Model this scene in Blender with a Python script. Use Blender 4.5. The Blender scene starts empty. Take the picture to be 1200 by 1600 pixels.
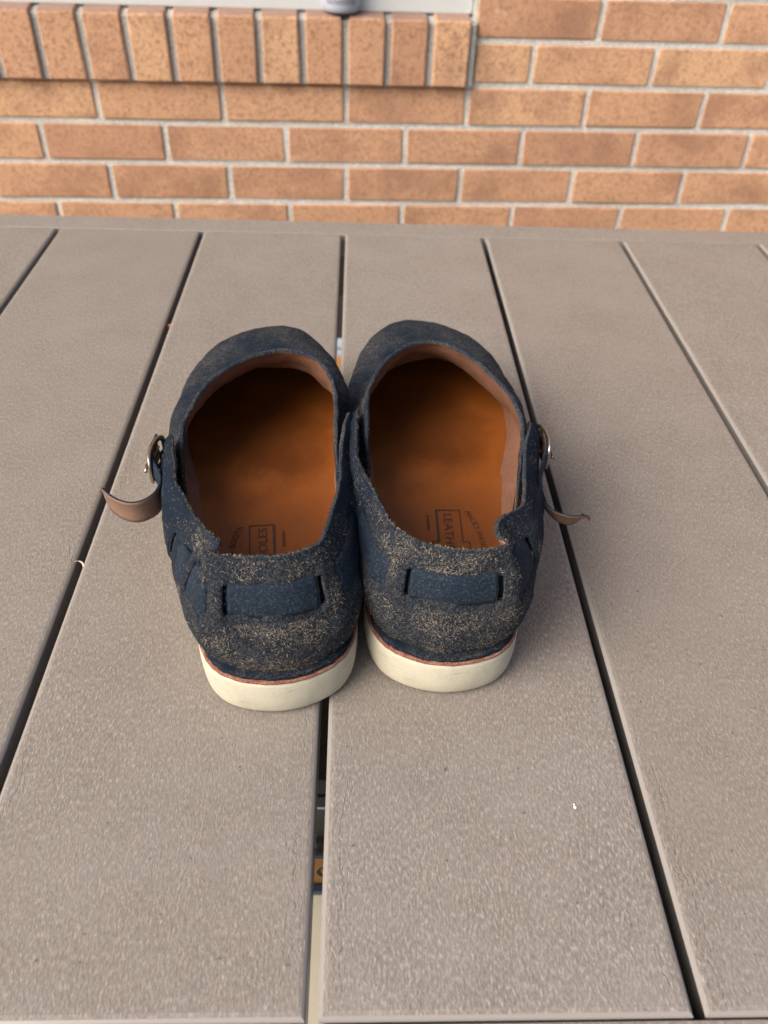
import bpy, math, random
import numpy as np
from mathutils import Matrix, Vector, noise

random.seed(7); rng = np.random.default_rng(7)
sc = bpy.context.scene
col = sc.collection
T = 0.74                                   # height of the table top above the patio

# ------------------------------------------------------------------ camera
F, PITCH, YAW, ROLL, CAMH = 1256.55, 0.72323, 0.04985, 0.04288, 0.33565
def cam_axes():
    cp, sp = math.cos(PITCH), math.sin(PITCH)
    fwd = Vector((math.sin(YAW)*cp, math.cos(YAW)*cp, -sp)); right = Vector((math.cos(YAW), -math.sin(YAW), 0))
    up = right.cross(fwd); c, s = math.cos(ROLL), math.sin(ROLL)
    return c*right + s*up, -s*right + c*up, fwd
r_, u_, f_ = cam_axes()
cam = bpy.data.cameras.new('camera'); camo = bpy.data.objects.new('camera', cam); col.objects.link(camo)
m = Matrix.Identity(4)
for i in range(3):
    m[i][0] = r_[i]; m[i][1] = u_[i]; m[i][2] = -f_[i]
m.translation = (0, 0, T + CAMH); camo.matrix_world = m
cam.sensor_fit = 'VERTICAL'; cam.sensor_height = 36; cam.lens = F*36/1600
cam.clip_start = 0.02; cam.clip_end = 200
cam.dof.use_dof = True; cam.dof.focus_distance = 0.41; cam.dof.aperture_fstop = 11
sc.camera = camo

# ------------------------------------------------------------------ sky, sun, exposure
SUN = Vector((-0.72, -0.46, 0.70)).normalized()
w = bpy.data.worlds.new('World'); sc.world = w; w.use_nodes = True
nt = w.node_tree; nt.nodes.clear()
sky = nt.nodes.new('ShaderNodeTexSky'); sky.sky_type = 'NISHITA'; sky.sun_disc = False
sky.sun_elevation = math.asin(SUN.z); sky.sun_rotation = math.atan2(SUN.x, SUN.y)
sky.dust_density = 6; sky.air_density = 1.0; sky.ozone_density = 0.6
bg = nt.nodes.new('ShaderNodeBackground'); bg.inputs['Strength'].default_value = 0.066
wo = nt.nodes.new('ShaderNodeOutputWorld')
nt.links.new(sky.outputs[0], bg.inputs[0]); nt.links.new(bg.outputs[0], wo.inputs[0])
sl = bpy.data.lights.new('sun', 'SUN'); sl.energy = 1.5; sl.angle = math.radians(44); sl.color = (1, 0.95, 0.88)
so = bpy.data.objects.new('sun', sl); col.objects.link(so)
so.rotation_euler = (-SUN).to_track_quat('-Z', 'Y').to_euler()
vs = sc.view_settings; vs.view_transform = 'Standard'; vs.look = 'None'; vs.exposure = 1.48; vs.gamma = 1

# ------------------------------------------------------------------ helpers
def tag(o, label=None, cat=None, group=None, kind=None):
    for k, v in (('label', label), ('category', cat), ('group', group), ('kind', kind)):
        if v: o[k] = v
    return o
def empty(name, loc=(0,0,0), rz=0):
    o = bpy.data.objects.new(name, None); col.objects.link(o); o.location = loc; o.rotation_euler = (0,0,rz)
    o.empty_display_size = 0.05
    return o
def mesh(name, v, f, smooth=False):
    me = bpy.data.meshes.new(name); me.from_pydata([tuple(map(float, p)) for p in v], [], f); me.update()
    if smooth: me.polygons.foreach_set('use_smooth', [True]*len(me.polygons))
    return me
def obj(name, me, mats=None, parent=None):
    o = bpy.data.objects.new(name, me); col.objects.link(o)
    if mats is not None and not me.materials:
        for mm in (mats if isinstance(mats, (list, tuple)) else [mats]): me.materials.append(mm)
    if parent: o.parent = parent
    return o
class MB:
    def __init__(s): s.v = []; s.f = []
    def add(s, v, f):
        n = len(s.v); s.v += [tuple(p) for p in v]; s.f += [tuple(i+n for i in q) for q in f]; return s
    def box(s, x0, x1, y0, y1, z0, z1, c=0):
        if c <= 0:
            v = [(x,y,z) for z in (z0,z1) for y in (y0,y1) for x in (x0,x1)]
            f = [(0,2,3,1),(4,5,7,6),(0,1,5,4),(2,6,7,3),(0,4,6,2),(1,3,7,5)]
            return s.add(v, f)
        v = []; f = []
        rings = [(z0, c), (z0+c, 0), (z1-c, 0), (z1, c)]
        for z, i in rings:
            a, b, d, e = x0+i, x1-i, y0+i, y1-i
            k = c if i == 0 else c*.6
            v += [(a+k,d,z),(b-k,d,z),(b,d+k,z),(b,e-k,z),(b-k,e,z),(a+k,e,z),(a,e-k,z),(a,d+k,z)]
        for r in range(3):
            for i in range(8):
                j = (i+1) % 8; f.append((r*8+i, r*8+j, r*8+8+j, r*8+8+i))
        f.append(tuple(range(7,-1,-1))); f.append(tuple(range(24,32)))
        return s.add(v, f)
    def tube(s, pts, r, n=10, closed=False, flat=1.0):
        P = [Vector(p) for p in pts]; N = len(P); v = []; f = []
        for i, p in enumerate(P):
            a = P[(i-1) % N] if (closed or i > 0) else P[i]; b = P[(i+1) % N] if (closed or i < N-1) else P[i]
            t = (b-a).normalized(); ref = Vector((0,0,1)) if abs(t.z) < .9 else Vector((1,0,0))
            x = t.cross(ref).normalized(); y = x.cross(t)
            rr = r[i] if isinstance(r, (list, tuple)) else r
            for k in range(n):
                an = 2*math.pi*k/n; v.append(p + x*math.cos(an)*rr*flat + y*math.sin(an)*rr)
        for i in range(N if closed else N-1):
            for k in range(n):
                a = i*n+k; b = i*n+(k+1) % n; c = ((i+1) % N)*n+(k+1) % n; d = ((i+1) % N)*n+k
                f.append((a,d,c,b))
        if not closed: f.append(tuple(range(n))); f.append(tuple(range((N-1)*n+n-1, (N-1)*n-1, -1)))
        return s.add(v, f)
    def lathe(s, prof, n=32, origin=(0,0,0), cap=True):
        v = []; f = []
        for r, z in prof:
            for k in range(n):
                an = 2*math.pi*k/n; v.append((origin[0]+r*math.cos(an), origin[1]+r*math.sin(an), origin[2]+z))
        for i in range(len(prof)-1):
            for k in range(n):
                j = (k+1) % n; f.append((i*n+k, i*n+j, i*n+n+j, i*n+n+k))
        if cap: f.append(tuple(range(n-1,-1,-1))); f.append(tuple(range((len(prof)-1)*n, len(prof)*n)))
        return s.add(v, f)
    def build(s, name, mat, parent=None, smooth=False): return obj(name, mesh(name, s.v, s.f, smooth), mat, parent)

# ------------------------------------------------------------------ material helpers
class NM:
    def __init__(s, name):
        s.m = bpy.data.materials.new(name); s.m.use_nodes = True; s.t = s.m.node_tree; s.t.nodes.clear()
        s.out = s.n('ShaderNodeOutputMaterial'); s.b = s.n('ShaderNodeBsdfPrincipled'); s.l(s.b.outputs[0], s.out.inputs[0])
    def n(s, t, **k):
        x = s.t.nodes.new(t)
        for a, b in k.items(): setattr(x, a, b)
        return x
    def l(s, a, b): s.t.links.new(a, b)
    def val(s, sock, v):
        if hasattr(v, 'is_linked') or hasattr(v, 'links'): s.l(v, sock)
        else: sock.default_value = v
    def coord(s, scale=(1,1,1), loc=None, kind='Object', rnd=False):
        c = s.n('ShaderNodeTexCoord'); mp = s.n('ShaderNodeMapping'); mp.inputs['Scale'].default_value = scale
        s.l(c.outputs[kind], mp.inputs[0])
        if rnd:
            oi = s.n('ShaderNodeObjectInfo'); mul = s.n('ShaderNodeVectorMath', operation='SCALE'); mul.inputs[0].default_value = (37,91,53)
            s.l(oi.outputs['Random'], mul.inputs['Scale']); s.l(mul.outputs[0], mp.inputs['Location'])
        return mp.outputs[0]
    def noise(s, vec, scale, detail=4, rough=.55, dist=0):
        x = s.n('ShaderNodeTexNoise'); s.l(vec, x.inputs['Vector'])
        x.inputs['Scale'].default_value = scale; x.inputs['Detail'].default_value = detail; x.inputs['Roughness'].default_value = rough; x.inputs['Distortion'].default_value = dist
        return x.outputs['Fac']
    def ramp(s, fac, stops):
        x = s.n('ShaderNodeValToRGB'); s.l(fac, x.inputs[0]); e = x.color_ramp.elements
        while len(e) < len(stops): e.new(.5)
        for el, (p, c) in zip(e, stops):
            el.position = p; el.color = tuple(c)+(1,) if isinstance(c, (tuple, list)) else (c, c, c, 1)
        return x.outputs[0]
    def mix(s, fac, a, b, mode='MIX'):
        x = s.n('ShaderNodeMix', data_type='RGBA', blend_type=mode)
        s.val(x.inputs[0], fac)
        for sock, v in ((x.inputs[6], a), (x.inputs[7], b)):
            if isinstance(v, tuple): sock.default_value = v+(1,) if len(v) == 3 else v
            else: s.l(v, sock)
        return x.outputs[2]
    def math(s, op, a, b=0, clamp=False):
        x = s.n('ShaderNodeMath', operation=op, use_clamp=clamp); s.val(x.inputs[0], a); s.val(x.inputs[1], b); return x.outputs[0]
    def bump(s, h, strength=.3, dist=.001, prev=None):
        x = s.n('ShaderNodeBump'); x.inputs['Strength'].default_value = strength; x.inputs['Distance'].default_value = dist
        s.l(h, x.inputs['Height'])
        if prev is not None: s.l(prev, x.inputs['Normal'])
        return x.outputs[0]
    def done(s, color, rough=.6, normal=None, metal=0, spec=.5, sheen=0):
        i = s.b.inputs
        if isinstance(color, tuple): i['Base Color'].default_value = color+(1,)
        else: s.l(color, i['Base Color'])
        s.val(i['Roughness'], rough); i['Metallic'].default_value = metal; i['Specular IOR Level'].default_value = spec
        i['Sheen Weight'].default_value = sheen
        if normal is not None: s.l(normal, i['Normal'])
        return s.m

def m_plank():
    k = NM('plank_composite'); c = k.coord(rnd=True)
    cs = k.coord((1, .36, 1), rnd=True)                      # streaks along the board
    fleck = k.noise(cs, 1050, 4, .7); fleck2 = k.noise(cs, 1500, 2, .6); cloud = k.noise(c, 26, 4, .6); big = k.noise(c, 6, 3, .5)
    base = k.ramp(fleck, [(.29, (.112,.094,.079)), (.45, (.172,.148,.127)), (.57, (.232,.207,.184)), (.70, (.40,.371,.342))])
    base = k.mix(k.math('MULTIPLY', k.ramp(cloud, [(.35, 0), (.7, 1)]), .35), base, (.268,.244,.221), 'MIX')
    base = k.mix(k.ramp(big, [(.35, .0), (.7, .35)]), base, (.187,.156,.130))
    dirt = k.ramp(k.noise(c, 330, 1, .4), [(.765, 0), (.80, .7)])
    base = k.mix(dirt, base, (.06,.05,.045))
    oi = k.n('ShaderNodeObjectInfo'); base = k.mix(k.ramp(oi.outputs['Random'], [(0, 0), (1, .16)]), base, (.16,.132,.11))
    stn = k.noise(k.coord((1,.5,1), rnd=True), 15, 5, .7); base = k.mix(k.ramp(stn, [(.60, 0), (.74, .28)]), base, (.15,.125,.105))
    # scuffed wavy lines running along both long edges
    oc = k.n('ShaderNodeTexCoord'); sx = k.n('ShaderNodeSeparateXYZ'); k.l(oc.outputs['Object'], sx.inputs[0])
    d = k.math('SUBTRACT', .0702, k.math('ABSOLUTE', sx.outputs[0]))
    wob = k.noise(k.coord((1, .45, 1), rnd=True), 95, 4, .65)
    dd = k.math('ADD', d, k.math('MULTIPLY', k.math('SUBTRACT', wob, .5), .014))
    saw = k.math('ABSOLUTE', k.math('SUBTRACT', k.math('FRACT', k.math('MULTIPLY', dd, 330)), .5))
    line = k.ramp(saw, [(.0, 1), (.10, 0)])
    zone = k.math('MULTIPLY', k.ramp(dd, [(.0035, 0), (.0045, 1)]), k.ramp(dd, [(.0085, 1), (.0125, 0)]))
    zone = k.math('MULTIPLY', zone, k.ramp(k.noise(k.coord((1,.3,1), rnd=True), 60, 2), [(.47, 0), (.60, 1)]))
    line = k.math('MULTIPLY', line, zone)
    top = k.n('ShaderNodeNewGeometry'); sn = k.n('ShaderNodeSeparateXYZ'); k.l(top.outputs['Normal'], sn.inputs[0])
    flat = k.ramp(sn.outputs[2], [(.9, 0), (.985, 1)])        # chamfers and sides are the smoother moulded skin
    base = k.mix(flat, (.25,.228,.212), base)
    base = k.mix(k.math('MULTIPLY', line, .14), base, (.11,.09,.078))
    h = k.math('ADD', k.math('MULTIPLY', fleck, .6), k.math('MULTIPLY', fleck2, .5))
    n = k.bump(h, .6, .0007); n = k.bump(k.math('MULTIPLY', line, -1), .6, .0007, n)
    tick = k.n('ShaderNodeTexWave', wave_type='BANDS', bands_direction='Y'); k.l(k.coord(rnd=True), tick.inputs[0]); tick.inputs['Scale'].default_value = 95; tick.inputs['Distortion'].default_value = 1.5
    ro = k.mix(flat, (.27,.27,.27), k.ramp(fleck, [(.3, .62), (.75, .46)]))
    nn = k.n('ShaderNodeMix', data_type='VECTOR'); k.l(flat, nn.inputs[0])
    k.l(k.bump(tick.outputs['Fac'], .10, .0004), nn.inputs[4]); k.l(n, nn.inputs[5])
    return k.done(base, ro, nn.outputs[1], spec=.5)
def m_brick(soldier=False):
    k = NM('sill_brick' if soldier else 'wall_brick'); c = k.coord(rnd=True); oi = k.n('ShaderNodeObjectInfo')
    cl = k.noise(c, 42, 4, .6); fine = k.noise(c, 330, 4, .7); spk = k.noise(c, 150, 3, .6); big = k.noise(c, 11, 3, .6)
    base = k.mix(cl, (.44,.245,.145), (.66,.44,.28))
    tone = k.ramp(oi.outputs['Random'], [(0, (.40,.20,.12)), (.3, (.55,.305,.17)), (.55, (.45,.235,.14)), (.8, (.58,.33,.185)), (1, (.62,.38,.215))])
    base = k.mix(.65, base, tone)
    base = k.mix(k.ramp(big, [(.48, 0), (.68, .62)]), base, (.27,.135,.088))
    base = k.mix(k.ramp(spk, [(.50, 0), (.68, .8 if soldier else .62)]), base, (.24,.13,.08))
    base = k.mix(k.ramp(fine, [(.46, 0), (.66, .7)]), base, (.20,.11,.075))
    base = k.mix(k.ramp(k.noise(c, 60, 2, .5), [(.70, 0), (.80, .35)]), base, (.66,.52,.42))
    ge = k.n('ShaderNodeNewGeometry'); gz = k.n('ShaderNodeSeparateXYZ'); k.l(ge.outputs['Normal'], gz.inputs[0])
    if soldier: base = k.mix(k.ramp(gz.outputs[2], [(.5, 0), (.85, .72)]), base, (.19,.135,.12))      # weathered top faces
    n = k.bump(k.math('ADD', fine, k.math('MULTIPLY', spk, 1.5)), .3, .002)
    return k.done(base, .82, n, spec=.3)
def m_mortar(gain=1.0):
    k = NM('mortar'); c = k.coord(); f = k.noise(c, 260, 5, .8); g = k.noise(c, 12, 3, .6)
    b = k.mix(k.ramp(f, [(.3, 0), (.7, 1)]), tuple(x*gain for x in (.34,.335,.315)), tuple(x*gain for x in (.86,.84,.79))); b = k.mix(k.ramp(g, [(.35, 0), (.75, .4)]), b, (.44,.43,.40))
    return k.done(b, .95, k.bump(f, 1.0, .006), spec=.2)
def m_suede(edge=False, wear=.5, name='navy_suede', gain=1.0):
    k = NM(name); c = k.coord(); cs = k.coord((1,1,.55))
    fib = k.noise(cs, 1500, 3, .75, .8); fib2 = k.noise(c, 700, 3, .7, 1.2); patch = k.noise(c, 34, 4, .62); mid = k.noise(c, 150, 3, .6)
    navy = k.mix(mid, tuple(x*gain for x in (.0032,.008,.018)), tuple(x*gain for x in (.0085,.020,.040)))
    navy = k.mix(k.ramp(patch, [(.4, 0), (.75, .35)]), navy, (.011,.016,.024))
    w_ = k.math('ADD', k.math('MULTIPLY', patch, 1.0), k.math('MULTIPLY', mid, .5))
    amt = k.ramp(w_, [(.62 - .35*wear, .02), (1.02 - .35*wear, 1)])
    sp = k.ramp(k.math('ADD', k.math('MULTIPLY', fib, .7), k.math('MULTIPLY', fib2, .45)), [(.545, 0), (.72, 1)])
    fac = k.math('MULTIPLY', sp, k.math('MULTIPLY', amt, .62 if edge else (.34 if wear > .8 else .5)))
    px = k.n('ShaderNodeSeparateXYZ'); pc = k.n('ShaderNodeTexCoord'); k.l(pc.outputs['Object'], px.inputs[0])
    rub = k.ramp(k.math('ADD', px.outputs[1], k.math('MULTIPLY', k.math('SUBTRACT', patch, .5), .09)), [(.012, 1), (.075, .14)]) if (wear > .8 and not edge) else k.ramp(patch, [(.35, .3), (.65, 1)])     # rubbed bare at the back of the heel
    fac = k.math('MULTIPLY', fac, rub); b = k.mix(k.math('MULTIPLY', k.math('MULTIPLY', amt, rub), .16*wear), navy, (.045,.040,.033)); b = k.mix(fac, b, (.27,.235,.185))
    n = k.bump(k.math('ADD', fib, k.math('MULTIPLY', fib2, 1.2)), .8, .0012); n = k.bump(mid, .35, .002, n)
    return k.done(b, .95, n, spec=.05, sheen=.015)
def m_strap():
    k = NM('navy_strap_leather'); c = k.coord(); f = k.noise(c, 900, 3, .7); g = k.noise(c, 80, 3, .6)
    b = k.mix(g, (.0026,.007,.0155), (.0065,.016,.031))
    b = k.mix(k.math('MULTIPLY', k.ramp(f, [(.5, 0), (.75, 1)]), .42), b, (.10,.115,.125))
    return k.done(b, .75, k.bump(f, .35, .0006), spec=.2)
def m_lining(name, a, b_, rough=.5):
    k = NM(name); c = k.coord(); cs = k.coord((1,1,3)); g = k.noise(cs, 300, 4, .7, .6); p = k.noise(c, 40, 3, .6)
    b = k.mix(p, a, b_); b = k.mix(k.ramp(g, [(.45, 0), (.8, .5)]), b, tuple(x*.5 for x in a))
    return k.done(b, rough, k.bump(g, .45, .0009), spec=.45)
def m_insole():
    k = NM('orange_insole_leather'); c = k.coord(); g = k.noise(c, 26, 4, .6); f = k.noise(c, 600, 3, .6); st = k.noise(c, 14, 2, .5)
    b = k.mix(g, (.135,.036,.006), (.225,.066,.010))
    b = k.mix(k.ramp(st, [(.45, 0), (.7, .5)]), b, (.065,.017,.0028))
    sp_ = k.n('ShaderNodeSeparateXYZ'); cc = k.n('ShaderNodeTexCoord'); k.l(cc.outputs['Object'], sp_.inputs[0])
    ex = k.math('MULTIPLY', sp_.outputs[0], 24); ey = k.math('MULTIPLY', k.math('SUBTRACT', sp_.outputs[1], .185), 17)   # dark forefoot: worn foot imprint plus the vamp's shade painted into the colour
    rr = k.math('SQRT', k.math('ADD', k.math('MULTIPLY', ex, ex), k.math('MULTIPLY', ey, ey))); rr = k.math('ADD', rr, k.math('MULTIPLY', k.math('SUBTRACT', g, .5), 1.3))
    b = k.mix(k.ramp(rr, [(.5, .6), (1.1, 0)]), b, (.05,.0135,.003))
    gr = k.noise(k.coord((1,.6,1)), 1400, 3, .7); b = k.mix(k.ramp(gr, [(.5, 0), (.75, .35)]), b, (.06,.017,.003))
    return k.done(b, k.ramp(g, [(.3, .36), (.7, .52)]), k.bump(gr, .25, .0005), spec=.4)
def m_sole():
    k = NM('cream_crepe_sole'); c = k.coord(); g = k.noise(c, 45, 4, .65); f = k.noise(c, 900, 3, .7); s_ = k.noise(k.coord((1,1,.4)), 120, 3, .6)
    b = k.mix(g, (.40,.37,.285), (.54,.508,.41)); b = k.mix(k.ramp(s_, [(.5, 0), (.75, .4)]), b, (.33,.325,.265))
    b = k.mix(k.ramp(g, [(.55, 0), (.72, .35)]), b, (.38,.32,.22))
    b = k.mix(k.ramp(f, [(.55, 0), (.72, .4)]), b, (.30,.285,.225))
    sc_ = k.noise(k.coord((.35,.35,2.2)), 210, 4, .7); b = k.mix(k.ramp(sc_, [(.58, 0), (.70, .5)]), b, (.25,.235,.185))
    return k.done(b, .75, k.bump(k.math('ADD', f, sc_), .4, .0006), spec=.22)
def m_welt():
    k = NM('red_leather_welt'); c = k.coord(); f = k.noise(c, 1100, 3, .75); g = k.noise(c, 90, 3, .6)
    b = k.mix(k.ramp(f, [(.4, 0), (.62, 1)]), (.13,.04,.028), (.33,.15,.11)); b = k.mix(k.ramp(g, [(.5, 0), (.65, .35)]), b, (.36,.27,.21))
    return k.done(b, .85, k.bump(f, .8, .001), spec=.2)
def m_plain(name, color, rough=.6, metal=0, var=.25, scale=40, spec=.5):
    k = NM(name); c = k.coord(); g = k.noise(c, scale, 4, .6)
    b = k.mix(g, tuple(x*(1-var) for x in color), tuple(min(1, x*(1+var)) for x in color))
    return k.done(b, rough, k.bump(g, .12, .001), metal=metal, spec=spec)
def m_concrete():
    k = NM('patio_concrete'); c = k.coord(); g = k.noise(c, 5, 5, .6); f = k.noise(c, 160, 4, .7)
    b = k.mix(g, (.36,.33,.265), (.48,.445,.365)); b = k.mix(k.ramp(f, [(.5, 0), (.8, .4)]), b, (.30,.28,.25))
    return k.done(b, .9, k.bump(f, .4, .003), spec=.25)
def m_glass():
    k = NM('window_glass'); k.done((.75,.8,.8), .02); k.b.inputs['Transmission Weight'].default_value = 1; k.b.inputs['IOR'].default_value = 1.45
    return k.m

PLANK = m_plank(); BRICK = m_brick(); SBRICK = m_brick(True); MORTAR = m_mortar(1.35); MORTAR_S = m_mortar()
SUEDE = m_suede(wear=.7, gain=1.0); SUEDE_H = m_suede(wear=.95, name='worn_navy_suede'); STRAP = m_strap()
LINING = m_lining('brown_lining_leather', (.128,.060,.037), (.185,.090,.056)); TAIL = m_lining('brown_strap_flesh_side', (.14,.08,.055), (.20,.12,.085), .6)
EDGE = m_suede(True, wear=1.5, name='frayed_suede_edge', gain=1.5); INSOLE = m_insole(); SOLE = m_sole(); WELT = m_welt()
NICKEL = m_plain('aged_nickel', (.36,.32,.26), .38, 1, .2, 300)
INK = m_plain('stamp_ink', (.035,.012,.006), .7, 0, .3, 400)
TAN = m_plain('tan_fibre', (.42,.36,.275), .9, 0, .4, 800, .1); DUST = m_plain('dull_fibre', (.17,.145,.112), .9, 0, .5, 800, .1); NAVYF = m_plain('navy_fibre', (.018,.032,.055), .9, 0, .5, 800, .1)
CONC = m_concrete(); WHITE = m_plain('white_vinyl', (.50,.525,.53), .45, 0, .04, 20); GLASS = m_glass()
BLACK = m_plain('black_plastic', (.010,.010,.011), .55, 0, .3, 60); STEEL = m_plain('galvanised_steel', (.45,.46,.48), .4, 1, .2, 120)
NAVYB = m_plain('navy_print', (.03,.045,.075), .6); CARD = m_plain('orange_card', (.44,.235,.08), .7, 0, .12, 60)
GREYT = m_plain('blue_grey_tin', (.33,.35,.42), .42, 0, .1, 60); DARKM = m_plain('dark_mark', (.04,.042,.055), .6)
FRAMEM = m_plain('brown_aluminium', (.10,.085,.075), .45, 0, .15, 60); LEAF = m_plain('rust_leaf', (.36,.10,.03), .7, 0, .3, 400); CURL = m_plain('pale_shaving', (.55,.47,.42), .7, 0, .2, 400)
WSPECK = m_plain('white_speck', (.85,.85,.83), .6)
ROOM = m_plain('interior_paint', (.35,.34,.32), .8)

# ------------------------------------------------------------------ ground
g = MB(); g.add([(-30,-30,0),(30,-30,0),(30,30,0),(-30,30,0)], [(0,1,2,3)])
tag(g.build('patio_ground', CONC), 'pale cream concrete patio under the table', None, None, 'structure')

# ------------------------------------------------------------------ brick wall (own axes: x along the wall, z up)
WD, WA, WOFF, ZB, C_, B_ = 1.45419, 0.036979, -0.42626, T - 0.01205, 0.065152, 0.2032
wall = tag(empty('brick_wall', (0, WD, 0), WA), 'orange tan running bond brick wall with pale mortar behind the table', 'wall')
HJ = 0.0042                                   # half a joint
SILL_R, SILL_L = WOFF + 3*B_ - .0015, WOFF - 4*B_ - .0015
WIN_TOP = ZB + 16*C_
def brick_mesh(L, H, D, seed, c=.0022):
    r = random.Random(seed); b = MB().box(0, L, 0, D, 0, H, c)
    v = [(x + r.uniform(-.0006,.0006), y + r.uniform(-.0008,.0008), z + r.uniform(-.0006,.0006)) for x, y, z in b.v]
    return mesh('brick', v, b.f)
full = [brick_mesh(B_ - 2*HJ, C_ - 2*HJ, .09, s) for s in range(6)]
rest = MB(); r2 = random.Random(3)
for c in range(-26, 12):
    z0 = ZB - c*C_ + HJ; z1 = ZB - (c-1)*C_ - HJ
    if z0 < 0: z0 = -.02
    off = 0 if c % 2 else .5
    for k in range(-9, 12):
        x0 = WOFF + (k+off)*B_ + HJ; x1 = x0 + B_ - 2*HJ
        if c <= 0 and z0 < WIN_TOP:
            if x1 > SILL_L and x0 < SILL_R:
                if x0 < SILL_L - .03: x1 = SILL_L - 2*HJ
                elif x1 > SILL_R + .03: x0 = SILL_R + 2*HJ
                else: continue
        near = -1.0 < (x0+x1)/2 < 1.15 and c >= -5
        dy = r2.uniform(-.0012, .0012)
        if near:
            if abs((x1-x0) - (B_-2*HJ)) < 1e-4 and z0 > 0:
                me = full[r2.randrange(6)]
            else:
                me = brick_mesh(x1-x0, z1-z0, .09, r2.random())
            o = obj('brick', me, BRICK, wall); o.location = (x0, dy, z0)
        else:
            rest.box(x0, x1, dy, .09, z0, z1, .002)
o = rest.build('brick_field', BRICK, wall); o['kind'] = 'stuff'
mw = MB(); XL, XR = WOFF - 9.5*B_, WOFF + 12.5*B_; ZT = ZB + 27*C_
mw.box(XL, SILL_L - .0, .0026, .10, -.03, ZT); mw.box(SILL_R, XR, .0026, .10, -.03, ZT)
mw.box(SILL_L, SILL_R, .0026, .10, -.03, ZB); mw.box(SILL_L, SILL_R, .0026, .10, WIN_TOP, ZT)
mw.build('mortar_bed', MORTAR, wall)

# window sill of bricks set on edge
sill = tag(empty('window_sill', (0, WD, 0), WA), 'projecting sill of bricks set on edge below the white window', 'window sill')
SP = B_/3; ns = 21
SF, SZ0, SZ1 = -.013, ZB - .0005, ZB + .0955
def sill_brick(seed):
    r = random.Random(seed); a, b = .0058, SP - .0058; e = .0022
    J = lambda s=.0007: r.uniform(-s, s)
    prof = [(SF+e, SZ0), (SF, SZ0+e), (SF, SZ1-.004), (SF+.0012, SZ1-.0012), (SF+.004, SZ1), (.075, SZ1+.016), (.075, SZ0)]
    v = []
    for x in (a, a+e, b-e, b):
        ins = e*.7 if x in (a, b) else 0
        for y, z in prof:
            cy = y + (ins if y < .05 else 0); cz = z + (-ins if z > SZ0+.05 else 0)
            v.append((x+J(), cy+J(), cz+J()))
    n = len(prof); f = []
    for i in range(3):
        for k in range(n): f.append((i*n+k, (i+1)*n+k, (i+1)*n+(k+1) % n, i*n+(k+1) % n))
    f.append(tuple(range(n))); f.append(tuple(range(3*n+n-1, 3*n-1, -1)))
    return mesh('sill_brick', v, f)
sm = [sill_brick(s) for s in range(5)]
for i in range(ns):
    o = obj('sill_brick', sm[r2.randrange(5)], SBRICK, sill); o.location = (SILL_R - (i+1)*SP, r2.uniform(-.001,.001), 0)
mb = MB(); y0 = SF+.006
mb.add([(x, y, z) for x in (SILL_L, SILL_R+.004) for y, z in ((y0, SZ0+.001), (y0, SZ1-.006), (y0+.006, SZ1-.004), (.07, SZ1+.0115), (.07, SZ0+.001))],
       [(0,1,6,5),(1,2,7,6),(2,3,8,7),(3,4,9,8),(4,0,5,9),(0,4,3,2,1),(5,6,7,8,9)])
mb.build('mortar_bed', MORTAR_S, sill)

# white window on the sill
win = tag(empty('window', (0, WD, 0), WA), 'white framed window above the brick sill', 'window')
wz = SZ1 + .003
b = MB(); b.box(SILL_L+.002, SILL_R-.001, .014, .08, wz, wz+.030, .002); b.box(SILL_L+.01, SILL_R-.012, .022, .075, wz+.030, wz+.075, .003); b.build('bottom_rail', WHITE, win)
b = MB(); b.box(SILL_R-.055, SILL_R-.003, .0235, .072, wz+.076, WIN_TOP-.06, .003); b.build('stile', WHITE, win)
b = MB(); b.box(SILL_L+.003, SILL_L+.055, .0235, .072, wz+.076, WIN_TOP-.06, .003); b.build('stile', WHITE, win)
b = MB(); b.box(SILL_L+.003, SILL_R-.003, .022, .075, WIN_TOP-.059, WIN_TOP-.002, .003); b.build('top_rail', WHITE, win)
b = MB(); b.box(SILL_L+.056, SILL_R-.056, .045, .050, wz+.074, WIN_TOP-.058); b.build('pane', GLASS, win)
b = MB(); b.box(SILL_L-.2, SILL_R+.2, .6, .62, ZB-.4, WIN_TOP+.2); b.box(SILL_L-.22, SILL_L-.2, .11, .6, ZB-.4, WIN_TOP+.2); b.box(SILL_R+.2, SILL_R+.22, .11, .6, ZB-.4, WIN_TOP+.2); b.box(SILL_L-.2, SILL_R+.2, .11, .6, WIN_TOP+.2, WIN_TOP+.22); b.box(SILL_L-.2, SILL_R+.2, .11, .6, ZB-.42, ZB-.4)
b.build('room_recess', ROOM, win)

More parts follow.
